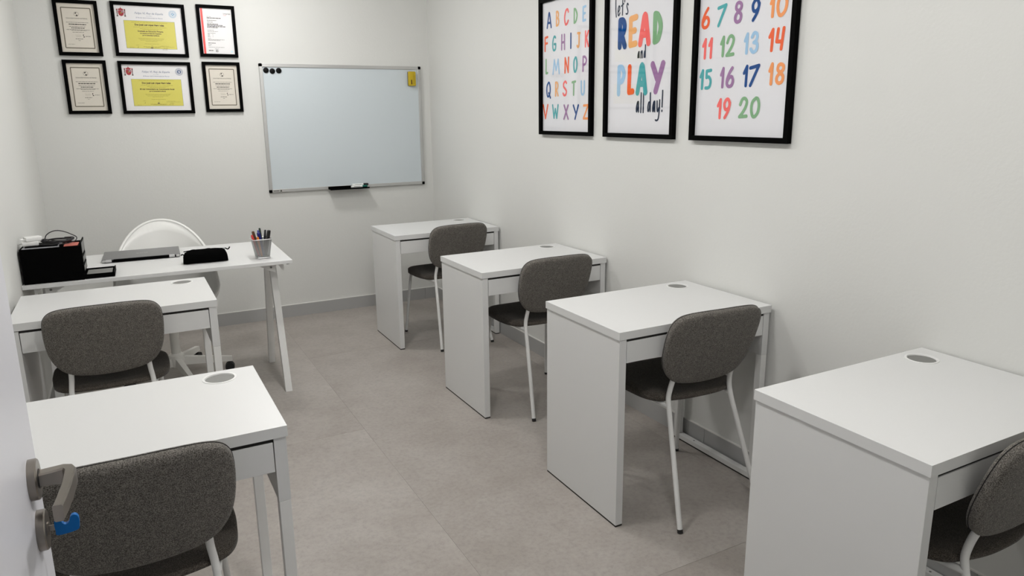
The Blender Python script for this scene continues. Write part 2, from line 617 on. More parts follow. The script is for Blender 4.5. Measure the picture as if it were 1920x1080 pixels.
def pad(ol, thick, cen, inset=(.0, .006, .016, .034), sink=(.0, .35, .75, 1.0)):
    """cushion: rings from the edge inwards, front and back; returns verts (u, v, w) and faces"""
    n = len(ol)
    rings = []
    nrm = []
    for i in range(n):
        tg = (ol[(i+1) % n]-ol[i-1]).normalized()
        nrm.append(Vector((-tg.y, tg.x, 0)))
    sg = 1 if (cen-ol[0]).dot(nrm[0]) > 0 else -1
    prof = [(inset[k], -thick/2*(.55+.45*sink[k])) for k in (3, 2, 1, 0)]+[(inset[k], thick/2*(.55+.45*sink[k])) for k in (0, 1, 2, 3)]
    for ins, w in prof:
        rings.append([ol[i]+nrm[i]*sg*ins+Vector((0, 0, w)) for i in range(n)])
    vs = [p for r in rings for p in r]
    fs = []
    for j in range(len(rings)-1):
        for i in range(n):
            fs.append((j*n+i, j*n+(i+1) % n, (j+1)*n+(i+1) % n, (j+1)*n+i))
    # inner fans in shrinking rings
    for ring0, w, rev in ((0, -thick/2, 1), (len(rings)-1, thick/2, 0)):
        prev = ring0*n
        for q in (.66, .33):
            st = len(vs)
            for i in range(n):
                p = vs[ring0*n+i]
                vs.append(Vector((cen.x+(p.x-cen.x)*q, cen.y+(p.y-cen.y)*q, w*1.03)))
            for i in range(n):
                fs.append((prev+i, prev+(i+1) % n, st+(i+1) % n, st+i))
            prev = st
        vs.append(Vector((cen.x, cen.y, w*1.04)))
        c_ = len(vs)-1
        for i in range(n):
            fs.append((prev+i, prev+(i+1) % n, c_))
    return vs, fs


TILT = math.radians(18)
BY, BZ = -.1115, .512      # foot of the backrest's mid-plane


def back_map(p):
    u, v, w = p
    y = BY - math.sin(TILT)*v + math.cos(TILT)*w + .45*u*u
    z = BZ + math.cos(TILT)*v + math.sin(TILT)*w
    return Vector((u, y, z))


BACK = [(0, .308), (.07, .3075), (.138, .303), (.175, .291), (.196, .265), (.203, .228), (.204, .190), (.2015, .145), (.195, .105), (.180, .064), (.150, .027), (.10, .007), (0, -.001)]
SEAT = [(0, .275), (.10, .272), (.170, .255), (.210, .200), (.217, .11), (.214, .04), (.203, -.025), (.178, -.070), (.135, -.093), (.07, -.110), (0, -.114)]


def make_chair(label, loc, rz):
    t = thing('upholstered_chair', label, 'chair', loc, rz, 'grey upholstered student chairs')
    ol = outline(BACK)
    vs, fs = pad(ol, .036, Vector((0, .155, 0)), (.0, .004, .012, .026), (0, .45, .85, 1))
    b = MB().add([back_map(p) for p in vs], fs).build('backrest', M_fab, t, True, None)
    pp = [back_map((p.x*1.001, .154+(p.y-.154)*1.001, .0055)) for p in ol]
    MB().tube(pp+[pp[0]], .0011, 6, False).build('seam_piping', M_pipe, b, True)
    ol = outline(SEAT)
    vs, fs = pad(ol, .046, Vector((0, .02, 0)), (.0, .006, .018, .040), (0, .4, .8, 1))

    def seat_map(p):
        e = 1-min(1, (p.x/.21)**2*.6+((p.y-.02)/.22)**2*.4)
        return Vector((p.x, p.y, .449+p.z-(.010*e if p.z > 0 else -.012*e)+.10*p.y*p.y))
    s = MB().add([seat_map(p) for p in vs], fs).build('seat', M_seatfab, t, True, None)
    for sx in (-1, 1):
        rear = crom([(sx*.185, -.250, .012), (sx*.167, -.185, .20), (sx*.1485, -.117, .39), (sx*.145, -.102, .438), (sx*.1425, -.0975, .465), (sx*.138, -.102, .50), (sx*.135, -.1135, .54), (sx*.130, -.133, .60)], 5)
        lg = MB().tube(rear, .0098, 12).build('rear_leg', M_legw, t, True)
        MB().tube([(sx*.186, -.254, 0), (sx*.185, -.250, .013)], .0103, 12).build('foot_cap', M_foot, lg, True)
        fr = crom([(sx*.205, .285, .012), (sx*.191, .262, .21), (sx*.177, .236, .40), (sx*.173, .222, .424), (sx*.170, .200, .430), (sx*.160, 0, .430), (sx*.147, -.104, .428)], 5)
        lg = MB().tube(fr, .0094, 12).build('front_leg', M_legw, t, True)
        MB().tube([(sx*.2057, .286, 0), (sx*.205, .285, .013)], .0100, 12).build('foot_cap', M_foot, lg, True)
    return t


chair0 = make_chair('grey fabric chair at the desk farthest down the right wall', (1.842, 4.377, 0), math.radians(3))
for lb, loc, rz in (
    ('grey fabric chair at the second desk from the whiteboard on the right', (1.836, 3.146, 0), 0.),
    ('grey fabric chair below the numbers poster on the right, whole back and legs in view', (1.828, 2.027, 0), -3.5),
    ('grey fabric chair cut off by the right edge of the frame', (1.785, .93, 0), 0.),
    ('grey fabric chair at the left desk in front of the teacher table', (-.14, 3.247, 0), .8),
    ('grey fabric chair nearest the door handle at lower left', (-.062, 1.785, 0), .5),
):
    copy_thing(chair0, lb, loc, math.radians(rz))

# ------------------------------------------------------------------ teacher table on trestles
TZ = .74
tb = thing('trestle_table', 'long white trestle table in the far left corner holding laptop and pen cup', 'table', (.1315, 4.258, 0), -.012)
MB().box(-.6085, .6085, -.36, .36, TZ-.0185, TZ, .001).build('tabletop', M_desk, tb)
for sx in (1, -1):
    e = MB()
    xx = sx*.5375
    for s in (-1, 1):
        y0 = -.325 if s < 0 else .222
        y1 = -.125 if s < 0 else .055
        zt = TZ-.0185-.052
        vs = [(xx+dx, y0+dy, 0.0) for dx, dy in ((-.0175, -.02), (.0175, -.02), (.0175, .02), (-.0175, .02))]
        vs += [(xx+dx, y1+dy, zt) for dx, dy in ((-.0175, -.022), (.0175, -.022), (.0175, .022), (-.0175, .022))]
        lg = MB().add(vs, [(0, 1, 2, 3), (4, 5, 6, 7), (0, 1, 5, 4), (1, 2, 6, 5), (2, 3, 7, 6), (3, 0, 4, 7)]).build('trestle_leg', M_legw, tb)
    zu, zl = TZ-.0186, TZ-.0186-.054
    for yy in (-.302, .212):
        # wing plates under the top on both sides of the leg, with a bolt
        gp = MB().prism([(xx-sx*.012, zu), (xx-sx*.110, zu), (xx-sx*.045, zl+.016), (xx-sx*.012, zl+.004)], lambda u, v, w: (u, w, v), yy-.002, yy+.002).build('gusset_plate', M_legw, tb)
        MB().lathe([(.0055, -.002), (.0055, -.006)], 12, (xx-sx*.034, yy, zl+.033), 'Y').build('bolt', M_screw, gp)
        MB().prism([(xx-sx*.002, zu), (xx+sx*.032, zu), (xx+sx*.032, zl)], lambda u, v, w: (u, w, v), yy-.002, yy+.002).build('end_bracket', M_legw, tb)
    MB().box(xx-.0175, xx+.0175, -.15, .08, TZ-.0185-.052, TZ-.0187, .001).build('top_rail', M_legw, tb)
    MB().lathe([(.008, 0), (.008, -.006)], 12, (xx+sx*.05, -.335, TZ-.0186)).build('screw_plug', M_screw, tb)

# swivel chair behind the table
sc = thing('swivel_chair', 'white plastic tub swivel chair behind the teacher table', 'chair', (.142, 4.478, 0))
n, mt = 48, 14
vs, fs = [], []
for i in range(n+1):
    ph = -1.0+2.0*i/n
    a = ph*PI*.78
    if abs(a) <= PI/2:
        rx, rz_ = .268*math.sin(a), .552+.342*math.cos(a)
        ry = .285*math.cos(a)**.8
    else:
        q = (abs(a)-PI/2)/(PI*.28)
        rx = math.copysign(.268-.085*q*q, a)
        rz_ = .555-.075*q
        ry = -.20*math.sin(q*PI/2)
    for j in range(mt+1):
        tq = j/mt
        cx, cy, cz = rx*1.0, ry*.78-.01, .425
        bx, by, bz = 0, .0, .425
        p = Vector((rx, ry, rz_))*(1-tq)**2+Vector((cx, cy, cz))*2*tq*(1-tq)+Vector((bx, by, bz))*tq*tq
        vs.append(p)
for i in range(n):
    for j in range(mt):
        a = i*(mt+1)+j
        fs.append((a, a+1, a+mt+2, a+mt+1))
sh = MB().add(vs, fs).build('shell', M_shell, sc, True, None)
md = sh.modifiers.new('thickness', 'SOLIDIFY')
md.thickness = .012
md.offset = 0
rim = [vs[i*(mt+1)] for i in range(n+1)]
MB().tube(rim, .0085, 8).build('rolled_rim', M_shell, sh, True, None)
ol = [Vector((.205*math.cos(2*PI*k/40), -.015+.195*math.sin(2*PI*k/40), 0)) for k in range(40)]
v_, f_ = pad(ol, .05, Vector((0, -.015, 0)))
MB().add([p+Vector((0, 0, .462)) for p in v_], f_).build('seat_cushion', M_cush, sc, True, None)
MB().lathe([(.09, .418), (.09, .405), (.03, .395), (.026, .39), (.026, .14)], 24).build('gas_column', M_basew, sc, True)
MB().lathe([(.030, .145), (.042, .136), (.046, .115), (.046, .070), (.040, .062)], 24).build('hub', M_basew, sc, True)
for k in range(5):
    a = math.radians(-8+72*k)
    c_, s_ = math.cos(a), math.sin(a)
    R = lambda r, w, z: (r*c_-w*s_, r*s_+w*c_, z)
    vs = [R(.03, -.022, .074), R(.03, .022, .074), R(.03, .016, .122), R(.03, -.016, .122), R(.30, -.016, .060), R(.30, .016, .060), R(.30, .012, .088), R(.30, -.012, .088)]
    ar = MB().add(vs, [(0, 1, 2, 3), (4, 5, 6, 7), (0, 1, 5, 4), (1, 2, 6, 5), (2, 3, 7, 6), (3, 0, 4, 7)]).build('base_arm', M_basew, sc)
    cs = MB()
    for w in (-.014, .014):
        ring = []
        cs.tube([R(.285, w-.008, .026), R(.285, w+.008, .026)], .026, 16)
    cs.tube([R(.285, 0, .03), R(.285, 0, .062)], .006, 8)
    cs.build('caster', M_foot, ar, True)

# ------------------------------------------------------------------ things on the teacher table
def T(x, y, z=0):
    return (x, y, TZ+z)


# drawer organiser
og = thing('drawer_organiser', 'black four-drawer desk organiser against the left wall on the teacher table', 'organiser', T(-.472, 3.928), -.025)
OW, OD, OH = .243, .175, .166
m = MB().box(0, OW, 0, .003, 0, OH, .0005).box(0, OW, OD-.003, OD, 0, OH, .0005).box(0, .003, .003, OD-.003, 0, OH)
levels = (0, .030, .0725, .115, OH-.012)
for z in levels:
    m.box(.003, OW-.004, .003, OD-.003, z, z+.0025)
m.build('housing', M_bplast, og)
for i in range(4):
    z0 = levels[i]+.0032
    z1 = (levels[i+1] if i < 3 else OH+.016)-.0035
    x1 = OW+(.128 if i == 0 else .004)
    zs = z0+.020 if i == 0 else z0+.030
    dr = MB().box(x1-.235, x1, .006, OD-.006, z0, z0+.002).box(x1-.235, x1, .006, .009, z0, zs).box(x1-.235, x1, OD-.009, OD-.006, z0, zs).box(x1-.235, x1-.232, .009, OD-.009, z0, zs).box(x1-.004, x1, .001, OD-.001, z0, zs+.003 if i == 0 else z1+.003, .0006).build('drawer', M_bplast, og)
    if i:
        MB().box(x1, x1+.0012, .020, OD-.014, z0+.007, z1-.005).build('label_card', M_label, dr)
    else:
        MB().box(x1-.120, x1-.012, .018, OD-.018, z0+.0125, z0+.014).build('paper_in_drawer', M_label, dr)

top = TZ+OH
tag(MB().box(0, .150, 0, .155, 0, .010, .002).build('document_sleeve', M_greyp), 'grey translucent plastic document sleeve lying on the black organiser', 'sleeve', loc=(-.464, 3.9345, TZ+OH-.012+.0026), rz=-.025)
tag(MB().box(0, .130, 0, .115, 0, .005, .001).build('tablet', M_bplast), 'flat dark tablet lying on the grey sleeve on the organiser', 'tablet', loc=(-.452, 3.962, TZ+OH+.0007), rz=-.01)
tag(MB().box(0, .058, 0, .095, 0, .008, .001).build('card_packet', M_pink), 'red and pink card packet on the organiser beside its drawer fronts', 'packet', loc=(-.298, 3.958, TZ+OH-.0094), rz=-.02)
tag(MB().box(-.008, .008, -.006, .006, 0, .018, .002).build('binder_clip', M_bplast), 'small black clip standing in front of the red card packet', 'clip', loc=(-.306, 3.940, TZ+OH-.0094))
for i, (lb, loc, rz, sz) in enumerate((
        ('white charger block with two plug pins, lower of the pair on the organiser', (-.432, 4.005, top+.0058), .12, (.033, .023, .021)),
        ('white charger block stacked on top of the other charger, upper of the pair', (-.420, 4.010, top+.0270), .35, (.034, .025, .020)))):
    a = thing('charger', lb, 'charger', loc, rz)
    MB().box(-sz[0], sz[0], -sz[1], sz[1], 0, sz[2], .004).build('body', M_white, a, True)
    for w in (-.008, .008):
        MB().tube([(-sz[0]+.001, w, .011), (-sz[0]-.017, w, .011)], .002, 8).build('pin', M_alu, a, True)
r2 = random.Random(3)


def loopy(cx, cy, z, rx, ry, turns, jit, lift=()):
    pts = []
    nn = int(turns*9)
    for q in range(nn+1):
        a = 2*PI*q/9+.4
        pts.append((cx+rx*math.cos(a)*(1+r2.uniform(-jit, jit)), cy+ry*math.sin(a)*(1+r2.uniform(-jit, jit)), z+q/nn*.014+r2.uniform(0, .004)))
    for q, dz in lift:
        p = pts[q]
        pts[q] = (p[0], p[1], p[2]+dz)
    return crom(pts, 5)


tag(MB().tube([(-.385, 4.005, top+.020), (-.362, 4.006, top+.020)], .006, 10).tube(loopy(-.322, 4.012, top+.010, .062, .048, 3.2, .13, ((3, .010), (4, .016), (5, .010))), .0024, 8).build('laptop_cable', M_cable, None, True, None),
    'thick black cable coiled in loops next to the white chargers', 'cable')
tag(MB().tube(crom([(-.374, 4.03, top+.028), (-.366, 4.03, top+.046), (-.345, 4.03, top+.060), (-.318, 4.03, top+.064), (-.288, 4.03, top+.055), (-.262, 4.03, top+.040), (-.244, 4.02, top+.028), (-.250, 4.00, top+.014), (-.285, 3.985, top+.0055), (-.325, 3.965, top+.0085), (-.36, 3.962, top+.0085), (-.395, 3.99, top+.0085)], 6), .0022, 8).build('thin_cable', M_cable, None, True, None),
    'thin black cable arching highest above the organiser', 'cable')

# laptop
lp = thing('laptop', 'closed silver laptop lying on the teacher table, hinge side to the desks', 'laptop', T(.030, 4.437), -.035)
MB().box(-.188, .188, -.128, .128, .003, .0125, .003).build('base', M_bplast, lp)
ld = MB().box(-.190, .190, -.125, .130, .0135, .0200, .0025).build('lid', M_silver, lp)
MB().box(-.135, .135, -.131, -.120, .0025, .0175, .002).build('hinge_bar', M_bplast, lp)
for x in (-.158, .148):
    MB().box(x-.014, x+.014, -.134, -.118, .004, .018, .002).build('hinge_cap', M_hinge, lp)
for x in (-.181, .176):
    MB().box(x-.008, x+.010, -.131, -.118, .004, .016, .003).build('corner_cap', M_alu, lp)
for x in (-.15, .15):
    for y in (-.1, .1):
        MB().lathe([(.008, 0), (.008, .003)], 12, (x, y, 0)).build('rubber_foot', M_foot, lp)


def text_mesh(body, size, shear=0., align='CENTER', bold=0.):
    cu = bpy.data.curves.new('txt', 'FONT')
    cu.body = body
    cu.size = size
    cu.shear = shear
    cu.align_x = align
    cu.offset = bold
    cu.resolution_u = 2
    ob = bpy.data.objects.new('txt', cu)
    me = bpy.data.meshes.new_from_object(ob)
    vs = [tuple(v.co) for v in me.vertices]
    fs = [tuple(p.vertices) for p in me.polygons]
    bpy.data.objects.remove(ob)
    bpy.data.curves.remove(cu)
    bpy.data.meshes.remove(me)
    return vs, fs


vs, fs = text_mesh('ASUS', .026)
MB().add([(-x, -y+.009, .0203) for x, y, z in vs], fs).xf(lambda p: Vector((-p.x, .0-(-p.y), p.z))).build('lid_logo', M_logo, ld)

# pencil case
pc = thing('pencil_case', 'black cloth pencil case lying on the teacher table beside the laptop', 'pencil case', T(.324, 4.078), -.02)
nx, ny = 26, 16
vs, fs = [], []
for i in range(nx+1):
    u = -1+2*i/nx
    e = (1-abs(u)**5)**.4 if abs(u) < 1 else 0.0
    hw = .046*(.62+.38*e)*(1+.04*math.sin(7*u+1))
    hz = .068*(.62+.38*e)*(1+.05*math.sin(9*u))
    for j in range(ny):
        a = 2*PI*j/ny
        ca, sa = math.cos(a), math.sin(a)
        ex = math.copysign(abs(ca)**.6, ca)*hw
        ez = math.copysign(abs(sa)**.75, sa)*hz*.5
        vs.append((u*.108*(1 - .02*sa), ex*(.82 if sa > .5 else 1), hz*.5+ez+.0005))
for i in range(nx):
    for j in range(ny):
        a, b = i*ny+j, i*ny+(j+1) % ny
        fs.append((a, b, b+ny, a+ny))
fs += [tuple(range(ny)), tuple(range(nx*ny, nx*ny+ny))]
MB().add(vs, fs).build('pouch', M_bfab, pc, True, None)
MB().tube([(-.104, 0, .064), (-.05, 0, .069), (.05, 0, .069), (.100, 0, .064)], .0025, 8).build('zip', M_bfab, pc, True)
MB().box(.088, .101, -.006, .004, .062, .071, .001).build('zip_slider', M_hinge, pc)
MB().tube(crom([(.100, 0, .067), (.112, -.004, .060), (.119, -.006, .064), (.124, -.006, .072)], 4), .0032, 8).build('pull_cord', M_bfab, pc, True)
MB().tube(crom([(-.104, -.005, .048), (-.112, -.012, .052), (-.118, -.016, .049)], 4), .003, 8).build('end_tab', M_bfab, pc, True)

# pen cup
CX, CY = .607, 4.040
cup = thing('pen_cup', 'square silver wire mesh pen cup near the right end of the teacher table', 'pen cup', T(CX, CY), .03)


def sqring(h, z, r=.25, n=4):
    pts = []
    for q in range(4):
        a0 = PI/4+q*PI/2
        cxx, cyy = math.cos(a0)*2**.5*h*(1-r), math.sin(a0)*2**.5*h*(1-r)
        for k in range(n+1):
            a = q*PI/2+k/n*PI/2
            pts.append((cxx+h*r*math.cos(a), cyy+h*r*math.sin(a), z))
    return pts


def loft(rings):
    nn = len(rings[0])
    vs = [p for r in rings for p in r]
    fs = [(j*nn+i, j*nn+(i+1) % nn, (j+1)*nn+(i+1) % nn, (j+1)*nn+i) for j in range(len(rings)-1) for i in range(nn)]
    return vs, fs


vs, fs = loft([sqring(.0335, .006), sqring(.049, .106)])
MB().add(vs, fs).build('mesh_wall', M_mesh, cup, True)
rr = sqring(.0495, .106)
MB().tube(rr+[rr[0], rr[1]], .0024, 8, False).build('top_rim', M_hinge, cup, True)
rr = sqring(.034, .0045)
MB().tube(rr+[rr[0], rr[1]], .0024, 8, False).build('bottom_rim', M_hinge, cup, True)
vs = sqring(.0335, .003)
MB().add(vs, [tuple(range(len(vs)))]).build('floor_plate', M_mesh, cup)
pens = [
    ('red pen leaning at the left edge of the mesh cup', (.62, .045, .04), (-.018, -.005), (-.043, -.012), .135, .0045, 'pen'),
    ('brown marker with green band in the mesh cup', (.10, .05, .025), (-.012, .012), (-.030, .018), .147, .006, 'marker'),
    ('orange pen low in the front of the mesh cup', (.75, .22, .01), (-.006, -.02), (-.020, -.030), .122, .0045, 'pen'),
    ('thick dark blue pen in the middle of the mesh cup', (.008, .012, .16), (.004, -.008), (-.010, -.016), .142, .007, 'pen'),
    ('slim blue pen behind the thick blue one in the mesh cup', (.03, .06, .35), (.006, .014), (-.004, .026), .150, .0035, 'pen'),
    ('tall dark green pen standing highest in the mesh cup', (.006, .022, .012), (.010, .004), (.002, .006), .163, .0042, 'pen'),
    ('black pen with silver clip in the mesh cup', (.012, .012, .013), (.010, .010), (.024, .018), .150, .0045, 'pen'),
    ('thick black marker at the right of the mesh cup', (.006, .006, .006), (.014, -.010), (.036, -.010), .150, .0075, 'marker'),
]
for lb, col, b0, t0, ln, r, kind in pens:
    ln, r = ln-.010, r*1.22
    pm = mat('pen_colour', col, .35)
    a = thing('pen' if kind == 'pen' else 'marker_pen', lb, kind, (CX, CY, TZ), group='pens in the mesh cup')
    p0 = Vector((b0[0], b0[1], .006+r*.8)); dv = (Vector((t0[0], t0[1], .106))-Vector((b0[0], b0[1], .006))).normalized()
    MB().tube([p0, p0+dv*.003, p0+dv*ln*.72], [r*.4, r, r], 10).build('barrel', pm, a, True)
    MB().tube([p0+dv*ln*.70, p0+dv*(ln-.004), p0+dv*ln], [r*1.12, r*1.08, r*.6], 10).build('cap', pm, a, True)
    if 'clip' in lb or kind == 'marker':
        o_ = dv.orthogonal().normalized()*(r*1.25)
        MB().tube([p0+dv*(ln-.006)+o_, p0+dv*(ln-.035)+o_], .0011, 6).build('clip', M_hinge if 'silver' in lb else pm, a)

# ------------------------------------------------------------------ whiteboard
WX0, WX1, WZ0, WZ1 = .906, 2.106, .948, 1.852
wcx, wcz = (WX0+WX1)/2, (WZ0+WZ1)/2
wb = thing('whiteboard', 'large aluminium-framed whiteboard on the back wall', 'whiteboard', (wcx, YB, wcz))
hw, hz = (WX1-WX0)/2, (WZ1-WZ0)/2
MB().box(-hw+.012, hw-.012, -.016, -.006, -hz+.012, hz-.012).build('writing_surface', M_wb, wb)


def rail(x0, x1, z0, z1):
    m = MB().box(x0, x1, -.022, 0, z0, z1, .003)
    return m


rail(-hw+.02, hw-.02, hz-.024, hz).build('frame_rail', M_alu, wb)
rail(-hw+.02, hw-.02, -hz, -hz+.024).build('frame_rail', M_alu, wb)
rail(-hw, -hw+.024, -hz+.02, hz-.02).build('frame_rail', M_alu, wb)
rail(hw-.024, hw, -hz+.02, hz-.02).build('frame_rail', M_alu, wb)
for sx in (-1, 1):
    for sz in (-1, 1):
        a, b = sorted((sx*(hw+.001), sx*(hw-.021)))
        c_, e_ = sorted((sz*(hz+.001), sz*(hz-.021)))
        MB().box(a, b, -.0235, 0, c_, e_, .005).build('corner_cap', M_bplast, wb, True)
ty = 1.332-wcx, 1.632-wcx
tz = -hz+.004
m = MB().box(ty[0], ty[1], -.086, -.0225, tz-.003, tz, .001).box(ty[0], ty[1], -.088, -.085, tz-.005, tz+.006, .001).box(ty[0], ty[1], -.026, -.0228, tz, tz+.018)
m.build('pen_tray', M_bplast, wb)
lg = MB()
for q in range(6):
    lg.box(-hw+.030+q*.0065, -hw+.035+q*.0065, -.0224, -.022, -hz+.009, -hz+.0145)
lg.prism([(-hw+.075, -hz+.006), (-hw+.089, -hz+.006), (-hw+.085, -hz+.018), (-hw+.079, -hz+.018)], lambda u, v, w: (u, w, v), -.0225, -.0220)
lg.build('maker_mark', M_inkd, wb)
for i, (x, z, lb) in enumerate(((.952, 1.806, 'leftmost of the three round black magnets on the whiteboard'), (.995, 1.801, 'middle one of the three round black magnets, slightly lower'), (1.039, 1.805, 'rightmost of the three round black magnets on the whiteboard'))):
    tag(MB().lathe([(.019, 0), (.019, -.005), (.0165, -.009), (.008, -.0105), (.001, -.0108)], 28, (0, 0, 0), 'Y').build('round_magnet', M_bmetal, None, True), lb, 'magnet', 'black whiteboard magnets', (x, YB-.0161, z))
er = thing('board_eraser', 'yellow magnetic eraser at the upper right of the whiteboard', 'eraser', (2.026, YB-.0162, 1.760))
MB().box(-.028, .028, -.012, 0, -.052, .052, .003).build('felt_pad', M_felt, er, True)
MB().box(-.030, .030, -.034, -.010, -.054, .054, .008).build('grip', M_yel, er, True)
MB().box(-.011, -.003, -.0352, -.0338, -.042, -.008, .0006).build('dark_slot', mat('dark_red_print', (.05, .012, .0), .6), er)
m = MB()
for q in range(9):
    m.box(.008, .010, -.0346, -.0338, -.038+q*.009, -.032+q*.009)
    if q < 5:
        m.box(.014, .016, -.0346, -.0338, -.038+q*.013, -.028+q*.013)
m.build('side_print', mat('olive_print', (.22, .17, .01), .7), er)
M_mk = mat('marker_barrel_white', (.78, .80, .78), .35)
for lb, col, y, z, x0 in (
        ('whiteboard marker with black cap lying at the back of the tray', (.008, .008, .009), -.0340, .0222, 1.512),
        ('whiteboard marker with green cap lying at the front of the tray', (.0, .115, .085), -.0462, .0090, 1.500)):
    mk = thing('board_marker', lb, 'marker', (x0, YB+y, wcz+tz+z), group='markers on the whiteboard tray')
    MB().lathe([(.007, 0), (.0086, .003), (.0086, .088)], 16, axis='X').build('barrel', M_mk, mk, True)
    MB().lathe([(.0089, .086), (.0089, .122), (.006, .126)], 16, axis='X').build('cap', mat('cap_colour', col, .4), mk, True)
    m = MB()
    for q in range(4):
        m.box(.022+q*.012, .031+q*.012, -.00885, -.0080, .001, .0035)
    m.build('barrel_print', M_ink, mk)


# ------------------------------------------------------------------ frames on the walls
def hang(t, wall):
    t.rotation_euler = (0, 0, 0 if wall == 'back' else -PI/2)


def frame_parts(t, w, h, fw, paper, fd=.020, glass=None):
    glass = glass or M_matte
    m = MB()
    a, b = w/2, h/2
    for (p, q) in ((((-a, -b), (a, -b), (a-fw, -b+fw), (-a+fw, -b+fw))), 0), ((((a, -b), (a, b), (a-fw, b-fw), (a-fw, -b+fw))), 0), ((((a, b), (-a, b), (-a+fw, b-fw), (a-fw, b-fw))), 0), ((((-a, b), (-a, -b), (-a+fw, -b+fw), (-a+fw, b-fw))), 0):
        MB_ = [(u, v) for u, v in p]
        m.prism(MB_, lambda u, v, d_: (u, d_, v), -fd, -.001)
    m.build('frame', M_black, t)
    MB().box(-a+fw-.003, a-fw+.003, -.0065, -.001, -b+fw-.003, b-fw+.003).build('sheet', paper, t)
    MB().box(-a+fw-.002, a-fw+.002, -.0125, -.0105, -b+fw-.002, b-fw+.002).build('glass_pane', glass, t)


PY = -.0070


def flat(m, poly, mi=0, lay=0):
    y = PY-.0003*lay
    m.add([(u, y, v) for u, v in poly], [tuple(range(len(poly)))], mi)


def rect(m, u0, u1, v0, v1, mi=0, lay=0):
    flat(m, [(u0, v0), (u1, v0), (u1, v1), (u0, v1)], mi, lay)


def disc(m, u, v, r, mi=0, lay=0, n=28, r0=0):
    if r0:
        for k in range(n):
            a, b = 2*PI*k/n, 2*PI*(k+1)/n
            flat(m, [(u+r*math.cos(a), v+r*math.sin(a)), (u+r*math.cos(b), v+r*math.sin(b)), (u+r0*math.cos(b), v+r0*math.sin(b)), (u+r0*math.cos(a), v+r0*math.sin(a))], mi, lay)
    else:
        flat(m, [(u+r*math.cos(2*PI*k/n), v+r*math.sin(2*PI*k/n)) for k in range(n)], mi, lay)


def words(m, u0, u1, v, h, mi=0, lay=1):
    """an unreadably small line of print: a row of word-long dashes"""
    u = u0
    while u < u1-.002:
        w = min(rnd.uniform(.006, .019), u1-u)
        rect(m, u, u+w, v-h/2, v+h/2, mi, lay)
        u += w+.0022


def text(m, body, u, v, size, mi=0, lay=1, shear=0., align='CENTER', bold=0., width=None):
    vs, fs = text_mesh(body, size, shear, align, bold)
    y = PY-.0003*lay
    k = 1.
    if width:
        xs = [p[0] for p in vs]
        k = width/(max(xs)-min(xs))
    m.add([(u+p[0]*k, y, v+p[1]) for p in vs], fs, mi)


def uni_certificate(label, x, z, w, h, bold_line):
    t = thing('framed_certificate', label, 'certificate', (x, YB, z), group='framed certificates on the back wall')
    frame_parts(t, w, h, .0205, M_sheet)
    iw, ih = w/2-.0205, h/2-.0205
    m = MB()
    bu, bt, bb = iw-.021, ih-.026, -ih+.026
    # border of small dashes
    for k in range(40):
        a = -bu+2*bu*k/40
        for v in (bt, bb):
            rect(m, a, a+2*bu/40*.999, v-.0024-.0008*(k % 2), v+.0024+.0008*((k+1) % 2), 0)
    for k in range(52):
        a = bb+(bt-bb)*k/52
        for u in (-bu, bu):
            rect(m, u-.0022-.0008*(k % 2), u+.0022+.0008*((k+1) % 2), a, a+(bt-bb)/52*.999, 0)
    # round emblem
    cv = bt-.036
    disc(m, 0, cv, .0135, 1, 1, r0=.0125)
    flat(m, [(-.009, cv+.005), (-.001, cv+.010), (.002, cv+.011), (.001, cv+.004), (-.005, cv+.001)], 1, 1)
    flat(m, [(-.003, cv-.006), (.003, cv-.003), (.008, cv-.008), (.004, cv-.0125), (-.001, cv-.011)], 1, 1)
    text(m, 'Universidad Antonio de Nebrija', 0, cv-.0285, .0105, 2, width=.115)
    v = cv-.050
    words(m, -.060, .060, v, .0022, 2)
    words(m, -.047, .047, v-.0115, .0050, 1)
    words(m, -.047, .044, v-.0245, .0022, 2)
    words(m, -bold_line, bold_line, v-.0335, .0038, 1)
    words(m, -.062, .062, v-.0435, .0022, 2); words(m, -.036, .044, v-.048, .0020, 2)
    words(m, -.032, .032, v-.0585, .0020, 2)
    # signature, second emblem, stamp line
    words(m, -.016, .016, v-.082, .0015, 3)
    for q in range(4):
        rect(m, -.016+q*.008, -.0152+q*.008, v-.086, v-.070, 3, 1)
    flat(m, [(.022, v-.072), (.028, v-.071), (.026, v-.079), (.022, v-.078)], 1, 1)
    flat(m, [(.023, v-.083), (.029, v-.082), (.032, v-.088), (.025, v-.088)], 1, 1)
    words(m, .036, .064, v-.082, .0025, 2)
    words(m, -.020, .020, v-.098, .003, 2)
    words(m, -.006, .006, v-.108, .002, 2)
    words(m, -.064, -.026, bb+.022, .0016, 2)
    m.build('print', [M_bord, M_inkd, M_ink, mat('ink_pale', (.42, .39, .33), .8)], t)


